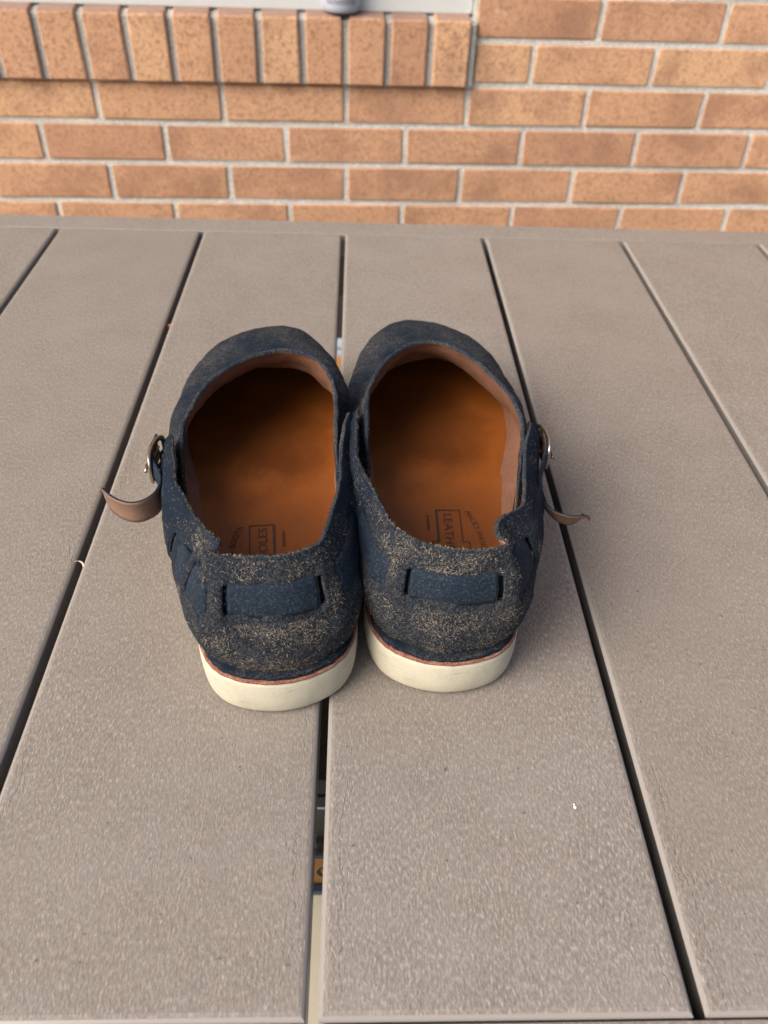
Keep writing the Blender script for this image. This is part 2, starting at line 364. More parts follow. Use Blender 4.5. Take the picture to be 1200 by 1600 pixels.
# small blue-grey tin standing on the sill
tin = tag(empty('tin', (-.0275 + .0, WD + .010 - .0275*math.sin(WA), SZ1 + .0045), WA), 'small blue-grey tin with dark markings standing on the brick sill', 'tin')
b = MB(); b.lathe([(.024,0),(.0275,.0012),(.0296,.004),(.030,.009),(.030,.062),(.0285,.066)], 40); b.build('body', GREYT, tin, True)
b = MB(); b.lathe([(.0305,.0665),(.0312,.068),(.0312,.080),(.0295,.0825),(.0,.083)], 40); b.build('lid', m_plain('tin_lid', (.16,.17,.21), .4), tin, True)
b = MB(); rr = random.Random(5)
for i in range(9):
    a0 = math.radians(-90 - 46 + i*10.4); hgt = .0065; zc = .0125
    for q in range(2):
        aa = a0 + math.radians(q*4.6); R1 = .0302
        p = lambda a_, z_: (R1*math.cos(a_), R1*math.sin(a_), z_)
        da = math.radians(1.5); b.add([p(aa, zc), p(aa+da, zc), p(aa+da, zc+hgt), p(aa, zc+hgt)], [(0,1,2,3)])
    zz = zc + rr.choice([0, .0026, .0052]); aa = a0; da = math.radians(6); b.add([p(aa, zz), p(aa+da, zz), p(aa+da, zz+.0013), p(aa, zz+.0013)], [(0,1,2,3)])
b.build('marking', DARKM, tin)

# ------------------------------------------------------------------ table
table = tag(empty('slatted_table', (.058, .47, 0)), 'grey brown composite slat table the shoes stand on', 'table')
TX, TY = .058, .47
P_, GX0 = .145, -0.30376
def board_mesh(hx, hy, th, c=.0042, name='plank', undercut=True):
    if undercut: rings = [(0, .0034, .0028, .0034), (-.0003, .0018, .0014, .0017), (-.0009, .0006, .0005, .0006), (-.0016, 0, 0, 0), (-.0030, .0026, 0, 0), (-th, .0042, 0, 0)]
    else: rings = [(0, c, c, c), (-c*.14, c*.55, c*.55, c*.55), (-c*.42, c*.22, c*.22, c*.22), (-c, 0, 0, 0), (-th, 0, 0, 0)]
    v = []; f = []
    for z, il, ir, ie in rings:
        v += [(-hx+il,-hy+ie,z),(hx-ir,-hy+ie,z),(hx-ir,hy-ie,z),(-hx+il,hy-ie,z)]
    f.append((0,1,2,3)); n = len(rings)
    for r in range(n-1):
        for i in range(4):
            j = (i+1) % 4; f.append((r*4+i, r*4+4+i, r*4+4+j, r*4+j))
    f.append(tuple(range(n*4-1, n*4-5, -1)))
    return mesh(name, v, f)
Y0, Y1 = .0975, .8128
hb = board_mesh(.0702, (Y1-Y0)/2, .024, .0030)
for k in range(-2, 7):
    o = obj('plank', hb, PLANK, table); o.location = (GX0 + (k+.5)*P_ - TX, (Y0+Y1)/2 - TY, T + random.uniform(-.0004, .0002))
xa, xb = GX0 - 2*P_ + .0025, GX0 + 7*P_ - .0025
er = board_mesh((xb-xa)/2, .0155, .024, .0006, 'end_rail', False)
for yy in (Y0 - .0010 - .0155, Y1 + .0010 + .0155):
    o = obj('end_rail', er, PLANK, table); o.location = ((xa+xb)/2 - TX, yy - TY, T - .0006)
for yy in (.076, .832):
    b = MB().box(xa+.02-TX, xb-.02-TX, yy-.010-TY, yy+.010-TY, T-.075, T-.0245, .002); b.build('apron', FRAMEM, table)
for xx in (xa+.05, xb-.05):
    b = MB().box(xx-.018-TX, xx+.018-TX, .0865-TY, .8215-TY, T-.074, T-.0248, .002); b.build('apron', FRAMEM, table)
    for yy in (.095, .815):
        b = MB().box(xx-.03-TX, xx+.03-TX, yy-.03-TY, yy+.03-TY, 0, T-.0755, .004); b.build('leg', FRAMEM, table)

for k in (-1, 0, 1, 3, 4, 5, 6):
    xg = GX0 + k*P_ - TX
    b = MB().box(xg-.022, xg+.022, .0868-TY, .8212-TY, T-.055, T-.0246, .002); b.build('slot_light_block', BLACK, table)  # unseen black strips added below the slots to keep floor light out

# things glimpsed through the slots, under the table
trunk = tag(empty('storage_trunk', (.02, .87, 0)), 'black storage trunk glimpsed through the slots under the table', 'trunk')
b = MB().box(-.42, .42, -.50, .50, 0, .40, .01); b.build('body', BLACK, trunk)
b = MB().box(-.43, .43, -.51, .51, .402, .44, .008); b.build('lid', BLACK, trunk)
b = MB().box(-.075, -.015, -.5225, -.511, .30, .43, .001); o = b.build('latch_plate', STEEL, trunk)
b = MB().lathe([(.012,0),(.012,.006),(.009,.009),(.001,.009)], 6); hx_ = b.build('bolt_head', BLACK, o); hx_.rotation_euler = (math.radians(90),0,0); hx_.location = (-.045,-.5225,.37)
bx = tag(empty('carton', (-.018, .288, 0)), 'orange carton with navy bands glimpsed through the slot below the shoes', 'carton')
b = MB().box(-.04, .04, -.0155, .0155, 0, .436, .002); b.build('box', m_plain('beige_card', (.40,.365,.295), .75, 0, .1, 40), bx)
b = MB().box(-.0395, .0395, -.0155, .0155, .4365, .440, .0008); b.build('top_panel', CARD, bx)
for ya, yb in ((-.0165,-.0095), (.0115,.0165)):
    b = MB().box(-.041, .041, ya, yb, .4372, .4425, .001); b.build('band', NAVYB, bx)
b = MB().tube([(.012*math.cos(a)+.004, .0045*math.sin(a), .4408) for a in np.linspace(0, 2*math.pi, 24, endpoint=False)], .0006, 5, True); b.build('printed_ring', NAVYB, bx)
bx2 = tag(empty('cloth_roll', (-.02, 1.0, .44)), 'orange and blue-grey item on the trunk seen through the slot between the shoe toes', 'bundle')
b = MB().box(-.1, .1, -.055, .035, 0.0005, .03, .008); b.build('base', CARD, bx2)
b = MB().box(-.1, .1, .036, .052, .0005, .028, .004); b.build('stripe', m_plain('grey_blue', (.35,.42,.5), .6), bx2)
b = MB().box(-.1, .1, .062, .085, .0005, .028, .004); b.build('stripe', m_plain('pale_blue', (.40,.46,.54), .6), bx2)

# debris in the slots and on the boards
def blade(name, pts, wd, mat, label, cat):
    v = []; f = []
    for i, p in enumerate(pts):
        s_ = wd*(.3+.7*math.sin(math.pi*(i+.4)/(len(pts)-.2)))
        v += [(p[0]-s_, p[1], p[2]), (p[0]+s_, p[1], p[2]), (p[0]+s_, p[1], p[2]-.0006), (p[0]-s_, p[1], p[2]-.0006)]
    for i in range(len(pts)-1):
        for k in range(4):
            j = (k+1) % 4; f.append((i*4+k, i*4+j, i*4+4+j, i*4+4+k))
    f.append((3,2,1,0)); n = len(pts)*4; f.append((n-4,n-3,n-2,n-1))
    tag(obj(name, mesh(name, v, f, True), mat), label, cat)
blade('leaf_scrap', [(-.1590+.0016*math.sin(i*.8), .6195+i*.0016, T-.005+.0014*math.sin(i*.9)) for i in range(6)], .0026, LEAF, 'rust orange leaf scrap caught in the slot left of the shoes', 'leaf')
blade('shaving_curl', [(-.1565-.0035+.004*math.cos(a), .331+.004*math.sin(a), T-.002+.0015*math.sin(a)) for a in np.linspace(-.4, 2.6, 8)], .0007, CURL, 'pale curled shaving caught in the slot beside the left shoe', 'shaving')
b = MB().lathe([(.0006,0),(.0008,.0003),(.0005,.0005),(.0002,.0006)], 7, (.1005,.1805,T+.0002)).lathe([(.0004,0),(.0006,.0002),(.0003,.0004)], 6, (.1003,.1819,T+.0002))
tag(b.build('white_speck', WSPECK, None, True), 'tiny white speck on the board in front of the right shoe', 'speck')

# ------------------------------------------------------------------ shoes
def catmull(pts, per=12, closed=False):
    P = np.array(pts, float); n = len(P); out = []
    for i in range(n if closed else n-1):
        p1, p2 = P[i], P[(i+1) % n]
        p0 = P[(i-1) % n] if (closed or i > 0) else 2*p1-p2
        p3 = P[(i+2) % n] if (closed or i < n-2) else 2*p2-p1
        for k in range(per):
            t = k/per
            out.append(.5*((2*p1)+(-p0+p2)*t+(2*p0-5*p1+4*p2-p3)*t*t+(-p0+3*p1-3*p2+p3)*t**3))
    if not closed: out.append(P[-1])
    return np.array(out)
def arclen(P): return np.concatenate([[0], np.cumsum(np.linalg.norm(np.diff(P, axis=0), axis=1))])
def resample(P, s): 
    L = arclen(P); return np.stack([np.interp(s, L, P[:, i]) for i in range(P.shape[1])], 1)
OUT = [(0,0),(21,4.5),(33.5,15.5),(39.8,36),(41.5,62),(43,95),(46.5,135),(53,172),(56,203),(53.5,231),(45,255),(30,274),(11,286),(-8,289.5),(-24,284),(-37,269),(-47,246),(-52,218),(-50.5,185),(-43.5,148),(-40.5,110),(-40,70),(-40.2,38),(-34,16),(-20,4.5)]
OUTC = catmull(OUT, 14, True)/1000
def normals2(P):
    d = np.roll(P, -1, 0) - np.roll(P, 1, 0); d /= np.linalg.norm(d, axis=1)[:, None]
    return np.stack([d[:, 1], -d[:, 0]], 1)             # outward for this direction of travel
OUTN = normals2(OUTC)
if ((OUTC + OUTN*.01)[:, 0].max() < OUTC[:, 0].max()): OUTN = -OUTN
def toe_spring(y): return 0.0 if y < .20 else .010*((y-.20)/.10)**2
def sm01(x): x = min(1, max(0, x)); return x*x*(3-2*x)

def make_shoe(side, RIMQ, RIMV, root_loc, rz, label, windows, cuts, tailpts, seed):
    mir = -1 if side == 'L' else 1
    rg = np.random.default_rng(seed)
    root = tag(empty('clog_shoe', root_loc, rz), label, 'shoe', 'pair of navy suede clogs')
    def V(v): return [(p[0]*mir, p[1], p[2]) for p in v]
    def Fc(f): return [tuple(reversed(q)) for q in f] if mir < 0 else f
    def part(name, v, f, mats, parent=root, smooth=True): return obj(name, mesh(name, V(v), Fc(f), smooth), mats, parent)
    N = len(OUTC)
    def layer(name, prof, mat, wob=0, parent=root, cap_top=True):
        v = []; f = []
        for z, ins in prof:
            for i, (p, n) in enumerate(zip(OUTC, OUTN)):
                wv = wob*noise.noise(Vector((p[0]*260, p[1]*260, z*200+seed))) if wob else 0
                q = p - n*(ins+wv); v.append((q[0], q[1], z + toe_spring(p[1])))
        for r in range(len(prof)-1):
            for i in range(N):
                j = (i+1) % N; f.append((r*N+i, r*N+j, r*N+N+j, r*N+N+i))
        if name == 'outsole': f.append(tuple(range(N-1,-1,-1)))
        me_o = part(name, v, f, mat, parent)
        return me_o
    outs = layer('outsole', [(.0003,.0036),(.0009,.0022),(.0022,.0010),(.0045,.0002),(.0110,-.0003),(.0215,0),(.0238,.0004),(.0243,.0014),(.0243,.014)], SOLE)
    layer('welt', [(.0244,.0010),(.0246,.0000),(.0255,.0002),(.0258,.0009),(.0259,.014)], WELT, .0004)
    layer('suede_flange', [(.0260,.0026),(.0263,.0011),(.0284,.0012),(.0290,.0018),(.0291,.014)], SUEDE, .0007)

    # ---- insole
    R = 10; v = []; f = []
    ctr = np.array([[0, np.clip(y, .045, .25)] for y in OUTC[:, 1]])
    for k in range(R+1):
        t = 1 - k/R
        for i in range(N):
            p = OUTC[i] - OUTN[i]*.0045; q = ctr[i] + (p-ctr[i])*t
            v.append((q[0], q[1], .0325 + .0022*t**7 + toe_spring(q[1])))
    for k in range(R):
        for i in range(N):
            j = (i+1) % N; f.append((k*N+i, k*N+j, k*N+N+j, k*N+N+i))
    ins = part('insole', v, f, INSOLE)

    # ---- stamp on the insole: arched line, boxed line, small line (flat print)
    def glyphs(txt, size, sp=1.0):
        cu = bpy.data.curves.new('t', 'FONT'); cu.body = txt; cu.size = size; cu.space_character = sp; cu.resolution_u = 3
        o_ = bpy.data.objects.new('t', cu); col.objects.link(o_)
        dg = bpy.context.evaluated_depsgraph_get(); me = bpy.data.meshes.new_from_object(o_.evaluated_get(dg))
        vv = [tuple(p.co) for p in me.vertices]; ff = [tuple(p.vertices) for p in me.polygons]
        bpy.data.objects.remove(o_); bpy.data.curves.remove(cu); bpy.data.meshes.remove(me)
        return vv, ff
    S = MB(); ZI = .0329; LEN = .066
    yA = .1045 if side == 'R' else .1025
    def tolocal(tx, ty):      # reading direction tx, letter-up ty -> shoe axes (right: read towards the heel; left: read towards the toe)
        if side == 'R': return (ty, yA - tx, ZI)
        return (-ty, yA - LEN + tx, ZI)
    raw_v = []; raw_f = []
    def put(vv, ff, fn):
        n0 = len(raw_v); raw_v.extend(fn(x, y) for x, y, z in vv); raw_f.extend(tuple(i+n0 for i in q) for q in ff)
    def bar(x0, y0, x1, y1, t=.00035):
        d = Vector((x1-x0, y1-y0)).normalized(); n = Vector((-d.y, d.x))*t
        put([(x0+n.x, y0+n.y, 0), (x0-n.x, y0-n.y, 0), (x1-n.x, y1-n.y, 0), (x1+n.x, y1+n.y, 0)], [(0,1,2,3)], lambda x, y: tolocal(x, y))
    vv, ff = glyphs('LEATHER SOLES', .0078, 1.0)
    wx = max(p[0] for p in vv); sx = (LEN-.005)/wx
    put(vv, ff, lambda x, y: tolocal(.0025 + x*sx, .0038 + y*.88))
    for a_ in [(0,-.0005,0,.0132),(0,.0132,.026,.0132),(.026,.0132,.026,.0168),(.026,.0168,LEN-.026,.0168),(LEN-.026,.0168,LEN-.026,.0132),(LEN-.026,.0132,LEN,.0132),(LEN,.0132,LEN,-.0005)]: bar(*a_)
    bar(0,0,.026,0,.0007); bar(.026,0,.026,-.0035); bar(LEN-.026,0,LEN,0,.0007); bar(LEN-.026,0,LEN-.026,-.0035); bar(.026,-.0035,LEN-.026,-.0035,.0005)
    vv, ff = glyphs('NICKS HANDMADE BOOTS', .0058, 1.15); wx = max(p[0] for p in vv); sx = (LEN-.001)/wx
    put(vv, ff, lambda x, y: tolocal(.0005 + x*sx, .0158 + y*.85 + .007*(1-((x*sx-LEN/2)/(LEN/2))**2)))
    for k in range(9):
        for x0 in (.005, LEN-.018): bar(x0 + k*.0014, -.0052, x0 + k*.0014 + .0009, -.0052, .0006 + .0003*(k % 3 == 0))
    o = obj('stamped_lettering', mesh('stamped_lettering', raw_v, raw_f), INK, ins)
    # make sure the print faces up
    if o.data.polygons and sum(p.normal.z for p in o.data.polygons) < 0: o.data.flip_normals()

    # ---- quarter (heel piece)
    rim = catmull(np.array(RIMQ), 10)/1000; L = arclen(rim)
    ih = int(np.argmin(np.abs(rim[:, 0]) + (rim[:, 1] > .05))); Lh = L[ih]
    wl, wm = Lh, L[-1] - Lh                          # lateral and medial arc lengths
    # outline arcs measured from the heel point
    cl = np.concatenate([OUTC[:N//2], [OUTC[N//2]]]); LL = arclen(cl)
    cm = np.concatenate([[OUTC[0]], OUTC[:N//2:-1]]); LM = arclen(cm)
    sl_end = np.interp(.142, cl[:len(cl)*2//3, 1], LL[:len(cl)*2//3]); sm_end = np.interp(.150, cm[:len(cm)*2//3, 1], LM[:len(cm)*2//3])
    def outline_at(s):                               # s in metres from the heel, lateral +
        A, LA = (cl, LL) if s >= 0 else (cm, LM); s_ = abs(s)
        p = np.array([np.interp(s_, LA, A[:, 0]), np.interp(s_, LA, A[:, 1])])
        e = .002; q0 = np.array([np.interp(s_+e, LA, A[:, 0]), np.interp(s_+e, LA, A[:, 1])]); q1 = np.array([np.interp(max(0, s_-e), LA, A[:, 0]), np.interp(max(0, s_-e), LA, A[:, 1])])
        d = q0-q1; d /= np.linalg.norm(d)
        n = np.array([d[1], -d[0]]) if s >= 0 else np.array([-d[1], d[0]])
        return p, n
    W = np.arange(-wm, wl + 1e-9, .001); W[-1] = wl; NR = 46
    VA, VB = .52, .80
    win_m = [(a/1000, b/1000) for a, b in windows]
    slots = [e/1000 for e in cuts]
    def inwin(w_):                                    # 1 inside a window, 0 in a tab, soft edges
        return max(min(sm01((w_-a)/.0035+.5), sm01((b-w_)/.0035+.5)) for a, b in win_m)
    def bez(B, P1, P2, T_, t): return ((1-t)**3)*B + 3*((1-t)**2)*t*P1 + 3*(1-t)*t*t*P2 + t**3*T_
    ts = np.linspace(0, 1, NR)
    base = np.zeros((len(W), NR, 3))
    for i, w_ in enumerate(W):
        Tp = resample(rim, np.array([np.clip(Lh - w_, 0, L[-1])]))[0]
        s = w_/wl*sl_end if w_ >= 0 else w_/wm*sm_end
        p, n = outline_at(s)
        B = np.array([*(p - n*.0048), .0286]); h = Tp[2]-B[2]
        heel = math.exp(-(w_/.045)**2); sd_ = sm01((abs(w_)-.012)/.03)*(1 if w_ > 0 else .7)
        P1 = B + np.array([*(n*(.0042+.003*heel+.013*sd_)), .38*h]); P2 = Tp + np.array([*(n*(.003+.004*heel+.012*sd_)), -.32*h])
        for k, t in enumerate(ts): base[i, k] = bez(B, P1, P2, Tp, t)
    def gnormal(A):
        du = np.gradient(A, axis=0); dv = np.gradient(A, axis=1); n = np.cross(du, dv); n /= np.linalg.norm(n, axis=2)[:, :, None] + 1e-12
        return n
    gn = gnormal(base)
    ctr3 = np.array([0, .07, .06])
    if np.sum((base - ctr3)*gn) < 0: gn = -gn
    Q = base.copy()
    for i, w_ in enumerate(W):
        iw = inwin(w_)
        for k, t in enumerate(ts):
            band = sm01((t-VA+.06)/.08)*sm01((VB+.06-t)/.08)
            d = band*((1-iw)*.0013 - iw*.0007)
            p = base[i, k]
            d += .0022*noise.noise(Vector(p*48)+Vector((0,seed,2)))*sm01((abs(w_)-.022)/.02)*sm01((t-.25)*2)      # slouched side walls
            d += .0011*noise.noise(Vector(p*75)+Vector((seed,0,0)))*sm01(t*3) + .0004*noise.noise(Vector(p*260))
            d += .0008*math.exp(-((t-.10)/.07)**2)
            Q[i, k] += gn[i, k]*d
        # fuzzy cut edge
        Q[i, -1, 2] += .0005*noise.noise(Vector((w_*900, seed, 0)))
    faces = []
    for i in range(len(W)-1):
        wc = (W[i]+W[i+1])/2
        for k in range(NR-1):
            tc = (ts[k]+ts[k+1])/2
            if VA+.032 < tc < VB-.022 and any(abs(wc-s) < .0010 for s in slots): continue
            faces.append((i*NR+k, (i+1)*NR+k, (i+1)*NR+k+1, i*NR+k+1))
    # orient outwards
    tn = np.cross(Q[1,0]-Q[0,0], Q[0,1]-Q[0,0])
    if np.dot(tn, gn[0,0]) < 0: faces = [tuple(reversed(q)) for q in faces]
    qo = part('heel_quarter', Q.reshape(-1, 3), faces, [SUEDE_H, LINING, EDGE])
    md = qo.modifiers.new('thick', 'SOLIDIFY'); md.thickness = .0024; md.offset = -1; md.material_offset = 1; md.material_offset_rim = 2; md.use_even_offset = False

    # ---- strap woven through the slots
    def strap_off(w_): return -.0038 + .0040*inwin(w_)
    ws = np.arange(-min(.112, wm-.004), wl-.004, .0009); nv = 9
    outer = []; inner = []
    for w_ in ws:
        i = np.clip(np.searchsorted(W, w_), 1, len(W)-1); fr = (w_-W[i-1])/(W[i]-W[i-1])
        for k in range(nv):
            t = VA + (VB-VA)*(k/(nv-1))*.92 + .02; kk = t*(NR-1); k0 = int(kk); kf = kk-k0
            g4 = lambda A: (A[i-1,k0]*(1-fr)+A[i,k0]*fr)*(1-kf)+(A[i-1,k0+1]*(1-fr)+A[i,k0+1]*fr)*kf
            p = g4(base); n = g4(gn); n = n/np.linalg.norm(n)
            e = .0006*(abs(k/(nv-1)*2-1)**4)
            rid = .0004*math.exp(-((k/(nv-1)-.78)/.07)**2)
            outer.append(p + n*(strap_off(w_)-e+rid)); inner.append(p + n*(strap_off(w_)-.0017))
    ns_ = len(ws); v = outer + inner; f = []; O = ns_*nv
    for i in range(ns_-1):
        for k in range(nv-1):
            a, b_, c, d = i*nv+k, (i+1)*nv+k, (i+1)*nv+k+1, i*nv+k+1
            f.append((a,b_,c,d)); f.append((O+d,O+c,O+b_,O+a))
        for k in (0, nv-1):
            a, b_ = i*nv+k, (i+1)*nv+k
            f.append((a, O+a, O+b_, b_) if k == 0 else (b_, O+b_, O+a, a))
    for i in (0, ns_-1):
        for k in range(nv-1):
            a, d = i*nv+k, i*nv+k+1; f.append((a,d,O+d,O+a) if i == 0 else (O+a,O+d,d,a))
    if np.dot(np.cross(np.array(v[nv])-v[0], np.array(v[1])-v[0]), gn[len(W)//2, 30]*0 + gn[np.searchsorted(W, ws[0]), 30]) < 0: f = [tuple(reversed(q)) for q in f]
    strap = part('heel_strap', v, f, STRAP)

    # ---- vamp (front piece)
    rv = catmull(np.array(RIMV), 12)/1000; Lv = arclen(rv)
    path = []; i0 = int(np.argmin(np.abs(OUTC[:N//2, 1]-.072) + (OUTC[:N//2, 0] < 0))); i1 = N - 1 - int(np.argmin(np.abs(OUTC[::-1][:N//2, 1]-.072)))
    path = OUTC[i0:i1+1]; pn = OUTN[i0:i1+1]; Lp = arclen(path)
    pp = catmull([(0,0),(-.035,.14),(-.035,.27),(.015,.35),(.11,.385),(.29,.43),(.49,.452),(.65,.50),(.79,.61),(.905,.80),(1,1)], 10)
    PT = arclen(pp*np.array([1.6,1])); PT /= PT[-1]; PRH, PRZ = pp[:, 0], pp[:, 1]
    NC, NV = 190, 50; tv = np.linspace(0, 1, NV); G = np.zeros((NC, NV, 3))
    for i in range(NC):
        u = i/(NC-1)
        Tp = resample(rv, np.array([u*Lv[-1]]))[0]
        s = u*Lp[-1]; p = np.array([np.interp(s, Lp, path[:, j]) for j in (0, 1)]); n = np.array([np.interp(s, Lp, pn[:, j]) for j in (0, 1)]); n /= np.linalg.norm(n)
        insx = .0080 - .0035*sm01((p[1]-.13)/.05)
        B = np.array([*(p - n*insx), .0292 + toe_spring(p[1])]); h = Tp[2]-B[2]
        dxy = B[:2]-Tp[:2]; Ld = np.linalg.norm(dxy); dn = dxy/(Ld+1e-9)
        front = sm01((Ld-.02)/.06)
        fd = sm01(u/.16)*sm01((1-u)/.12); lat = .004*sm01((.62-u)*6)*fd; P1 = B + np.array([*(n*(.0045 + .012*fd + lat + .002*front)), (.60-.06*front)*h])
        P2 = Tp + np.array([*(dn*(.40*Ld)), -.10*h - .04*front*h]) + np.array([*(n*(.002+.008*fd+lat)*(1-front)), 0])
        for k, t in enumerate(tv):
            a_ = bez(B, P1, P2, Tp, t)
            rr_ = np.interp(t, PT, PRH); zz_ = np.interp(t, PT, PRZ)
            b2 = np.array([*(B[:2] - dxy*rr_ + n*(.0105*(1-.6*front)*fd*math.sin(math.pi*min(1, t*1.15)))), B[2] + h*zz_])
            G[i, k] = a_*(1-front) + b2*front
    vn = gnormal(G)
    if np.sum((G - np.array([0,.2,.05]))*vn) < 0: vn = -vn
    for i in range(NC):
        for k, t in enumerate(tv):
            p = G[i, k].copy()
            d = .0016*noise.noise(Vector(p*42)+Vector((seed*3,1,0)))*sm01(t*3)*sm01((1-t)*5+.15) + .0005*noise.noise(Vector(p*170))
            cr = abs((p[1]-.243) - .35*(p[0]-.01)); d -= .0024*math.exp(-(cr/.0045)**2)*sm01((t-.15)*4)      # walking crease
            cr2 = abs((p[1]-.226) - .5*(p[0]-.01)); d -= .0018*math.exp(-(cr2/.004)**2)*sm01((t-.25)*4)
            d += .0006*math.exp(-((t-.975)/.02)**2)
            G[i, k] += vn[i, k]*d
    f = [(i*NV+k, (i+1)*NV+k, (i+1)*NV+k+1, i*NV+k+1) for i in range(NC-1) for k in range(NV-1)]
    if np.dot(np.cross(G[1,0]-G[0,0], G[0,1]-G[0,0]), vn[0,0]) < 0: f = [tuple(reversed(q)) for q in f]
    vo = part('vamp', G.reshape(-1, 3), f, [SUEDE, LINING, EDGE])
    md = vo.modifiers.new('thick', 'SOLIDIFY'); md.thickness = .0024; md.offset = -1; md.material_offset = 1; md.material_offset_rim = 2; md.use_even_offset = False

    # ---- raised nap: short fibres standing off the worn suede (joined, too many to count)
    def nap(name, mat, count, src, srcn, dens, lmin, lmax, wdt, parent, edge=False, lift=.0002):
        v = []; f = []; nc, nr = src.shape[:2]; made = 0; tries = 0
        while made < count and tries < count*30:
            tries += 1
            i = rg.integers(1, nc-1); k = nr-1 if edge else rg.integers(1, nr-1)
            if rg.random() > dens(i, k): continue
            a = src[i, k] + (src[i-1, k]-src[i, k])*rg.random() + ((src[i, k-1]-src[i, k])*rg.random()*(.35 if edge else 1)); n = srcn[i, k]
            if edge: a = a - n*.0024*rg.random()
            tx = src[i+1, k]-src[i-1, k]; tx = tx/np.linalg.norm(tx); ty = np.cross(n, tx); an = rg.uniform(0, 2*math.pi)
            d = tx*math.cos(an) + ty*math.sin(an); up = n if not edge else ty*np.sign(ty[2])
            ln = rg.uniform(lmin, lmax); bend = rg.uniform(-.6, .6); sd = np.cross(n, d)
            lf = rg.uniform(.15, .6) if not edge else rg.uniform(.4, 1.2)
            p0 = a + n*lift; p1 = p0 + d*ln*.5 + up*ln*.5*lf; p2 = p0 + d*ln*.95 + sd*ln*bend*.5 + up*ln*.55*lf
            wv = sd*wdt
            m0 = len(v); v += [p0-wv, p0+wv, p1+wv*.9, p1-wv*.9, p2]; f += [(m0, m0+1, m0+2, m0+3), (m0+3, m0+2, m0+4)]; made += 1
        o = part(name, v, f, mat, parent, False); o['kind'] = 'stuff'; return o
    def dq(i, k):
        t = ts[k]; w_ = W[i]
        if VA-.02 < t < VB+.02 and (inwin(w_) > .3 or any(abs(w_-c_) < .003 for c_ in slots)): return 0
        back = math.exp(-(w_/.05)**2); pat = noise.noise(Vector(Q[i,k]*70)+Vector((seed,5,0)))*.5+.5
        return min(1, (.12+.88*back)*(pat**3.2)*3.2)
    nap('raised_nap', TAN, 2300, Q, gn, dq, .0004, .0015, .00005, qo)
    nap('raised_nap', DUST, 3200, Q, gn, dq, .0004, .0016, .00006, qo)
    nap('raised_nap', TAN, 420, Q, gn, dq, .0013, .0028, .00005, qo)
    nap('raised_nap', NAVYF, 2600, Q, gn, lambda i, k: 0 if (VA-.02 < ts[k] < VB+.02 and inwin(W[i]) > .3) else .6, .0007, .0018, .00011, qo)
    nap('edge_fuzz', TAN, 1500, Q, gn, lambda i, k: .8, .0003, .0010, .00005, qo, True)
    nap('edge_fuzz', TAN, 900, G, vn, lambda i, k: .8, .0003, .0009, .00005, vo, True)
    nap('raised_nap', TAN, 2600, G, vn, lambda i, k: (.25 + .75*sm01((tv[k]-.6)*4))*(noise.noise(Vector(G[i,k]*55))*.5+.5)**1.5, .0003, .0010, .00006, vo)

    # ---- strap tail, buckle, rivet (lateral side)
    tp = catmull(np.array(tailpts), 8)/1000
    Lt = arclen(tp); nT = len(tp); v = []; f = []
    dirs = np.gradient(tp[:, :2], axis=0); dirs /= np.linalg.norm(dirs, axis=1)[:, None]
    hw = .0073 if side == 'L' else .0064; rows = 7; TILT = .10 if side == 'L' else .62
    for i in range(nT):
        n = np.array([dirs[i, 1], -dirs[i, 0], 0]); u = i/(nT-1)
        tipk = math.sqrt(max(0, 1-((u-.90)/.1)**2)) if u > .90 else 1
        for sd in (1, -1):
            for k in range(rows):
                c = (k/(rows-1)*2-1); z = tp[i, 2] + c*hw*max(.12, tipk)
                e = .0009*(1 - .35*abs(c)**6)
                cup = .0010*c*c + TILT*c*hw*sm01((u-.35)*3)
                q = np.array([tp[i, 0], tp[i, 1], z]) + n*(sd*e + cup); v.append(q)
    st = rows*2
    for i in range(nT-1):
        for k in range(st):
            if k == rows-1: a, b_ = i*st+rows-1, i*st+st-1
            elif k == st-1: a, b_ = i*st+rows, i*st
            elif k < rows-1: a, b_ = i*st+k, i*st+k+1
            else: a, b_ = i*st+k+1, i*st+k
            if k == rows-1: a, b_ = i*st+rows-1, i*st+2*rows-1
            if k == st-1: a, b_ = i*st+rows, i*st
            f.append((a, b_, b_+st, a+st))
    for i in (0, nT-1):
        ring = [i*st+k for k in range(rows)] + [i*st+rows+k for k in range(rows-1, -1, -1)]
        f.append(tuple(ring) if i else tuple(reversed(ring)))
    me = mesh('strap_tail', V(v), Fc(f), True); me.materials.append(STRAP); me.materials.append(TAIL)
    idx = []
    for p in me.polygons:
        vi = [i_ % st for i_ in p.vertices]
        idx.append(1 if all(q < rows for q in vi) and len(vi) == 4 else 0)
    me.polygons.foreach_set('material_index', idx)
    import bmesh as _b
    bm = _b.new(); bm.from_mesh(me); _b.ops.recalc_face_normals(bm, faces=bm.faces); bm.to_mesh(me); bm.free()
    obj('strap_tail', me, None, root)
    # buckle: rounded rectangular frame standing beside the strap
    bc = np.array(BUCKLE[side]); ax = np.array([math.sin(math.radians(BUCKLE_A[side])), math.cos(math.radians(BUCKLE_A[side])), 0]); upv = np.array([0,0,1.0])
    pts = []
    for q in range(40):
        a = 2*math.pi*q/40; ce, se = math.cos(a), math.sin(a)
        e = .55; X = abs(ce)**e*np.sign(ce)*.0125; Z = abs(se)**e*np.sign(se)*.0085
        bow = .0022*(1-(X/.0125)**2)
        nrm = np.array([ax[1], -ax[0], 0])
        pts.append(tuple(bc + ax*X + upv*Z + nrm*bow))
    fv = []; ff = []; nq = len(pts); nr_ = np.array([ax[1], -ax[0], 0])
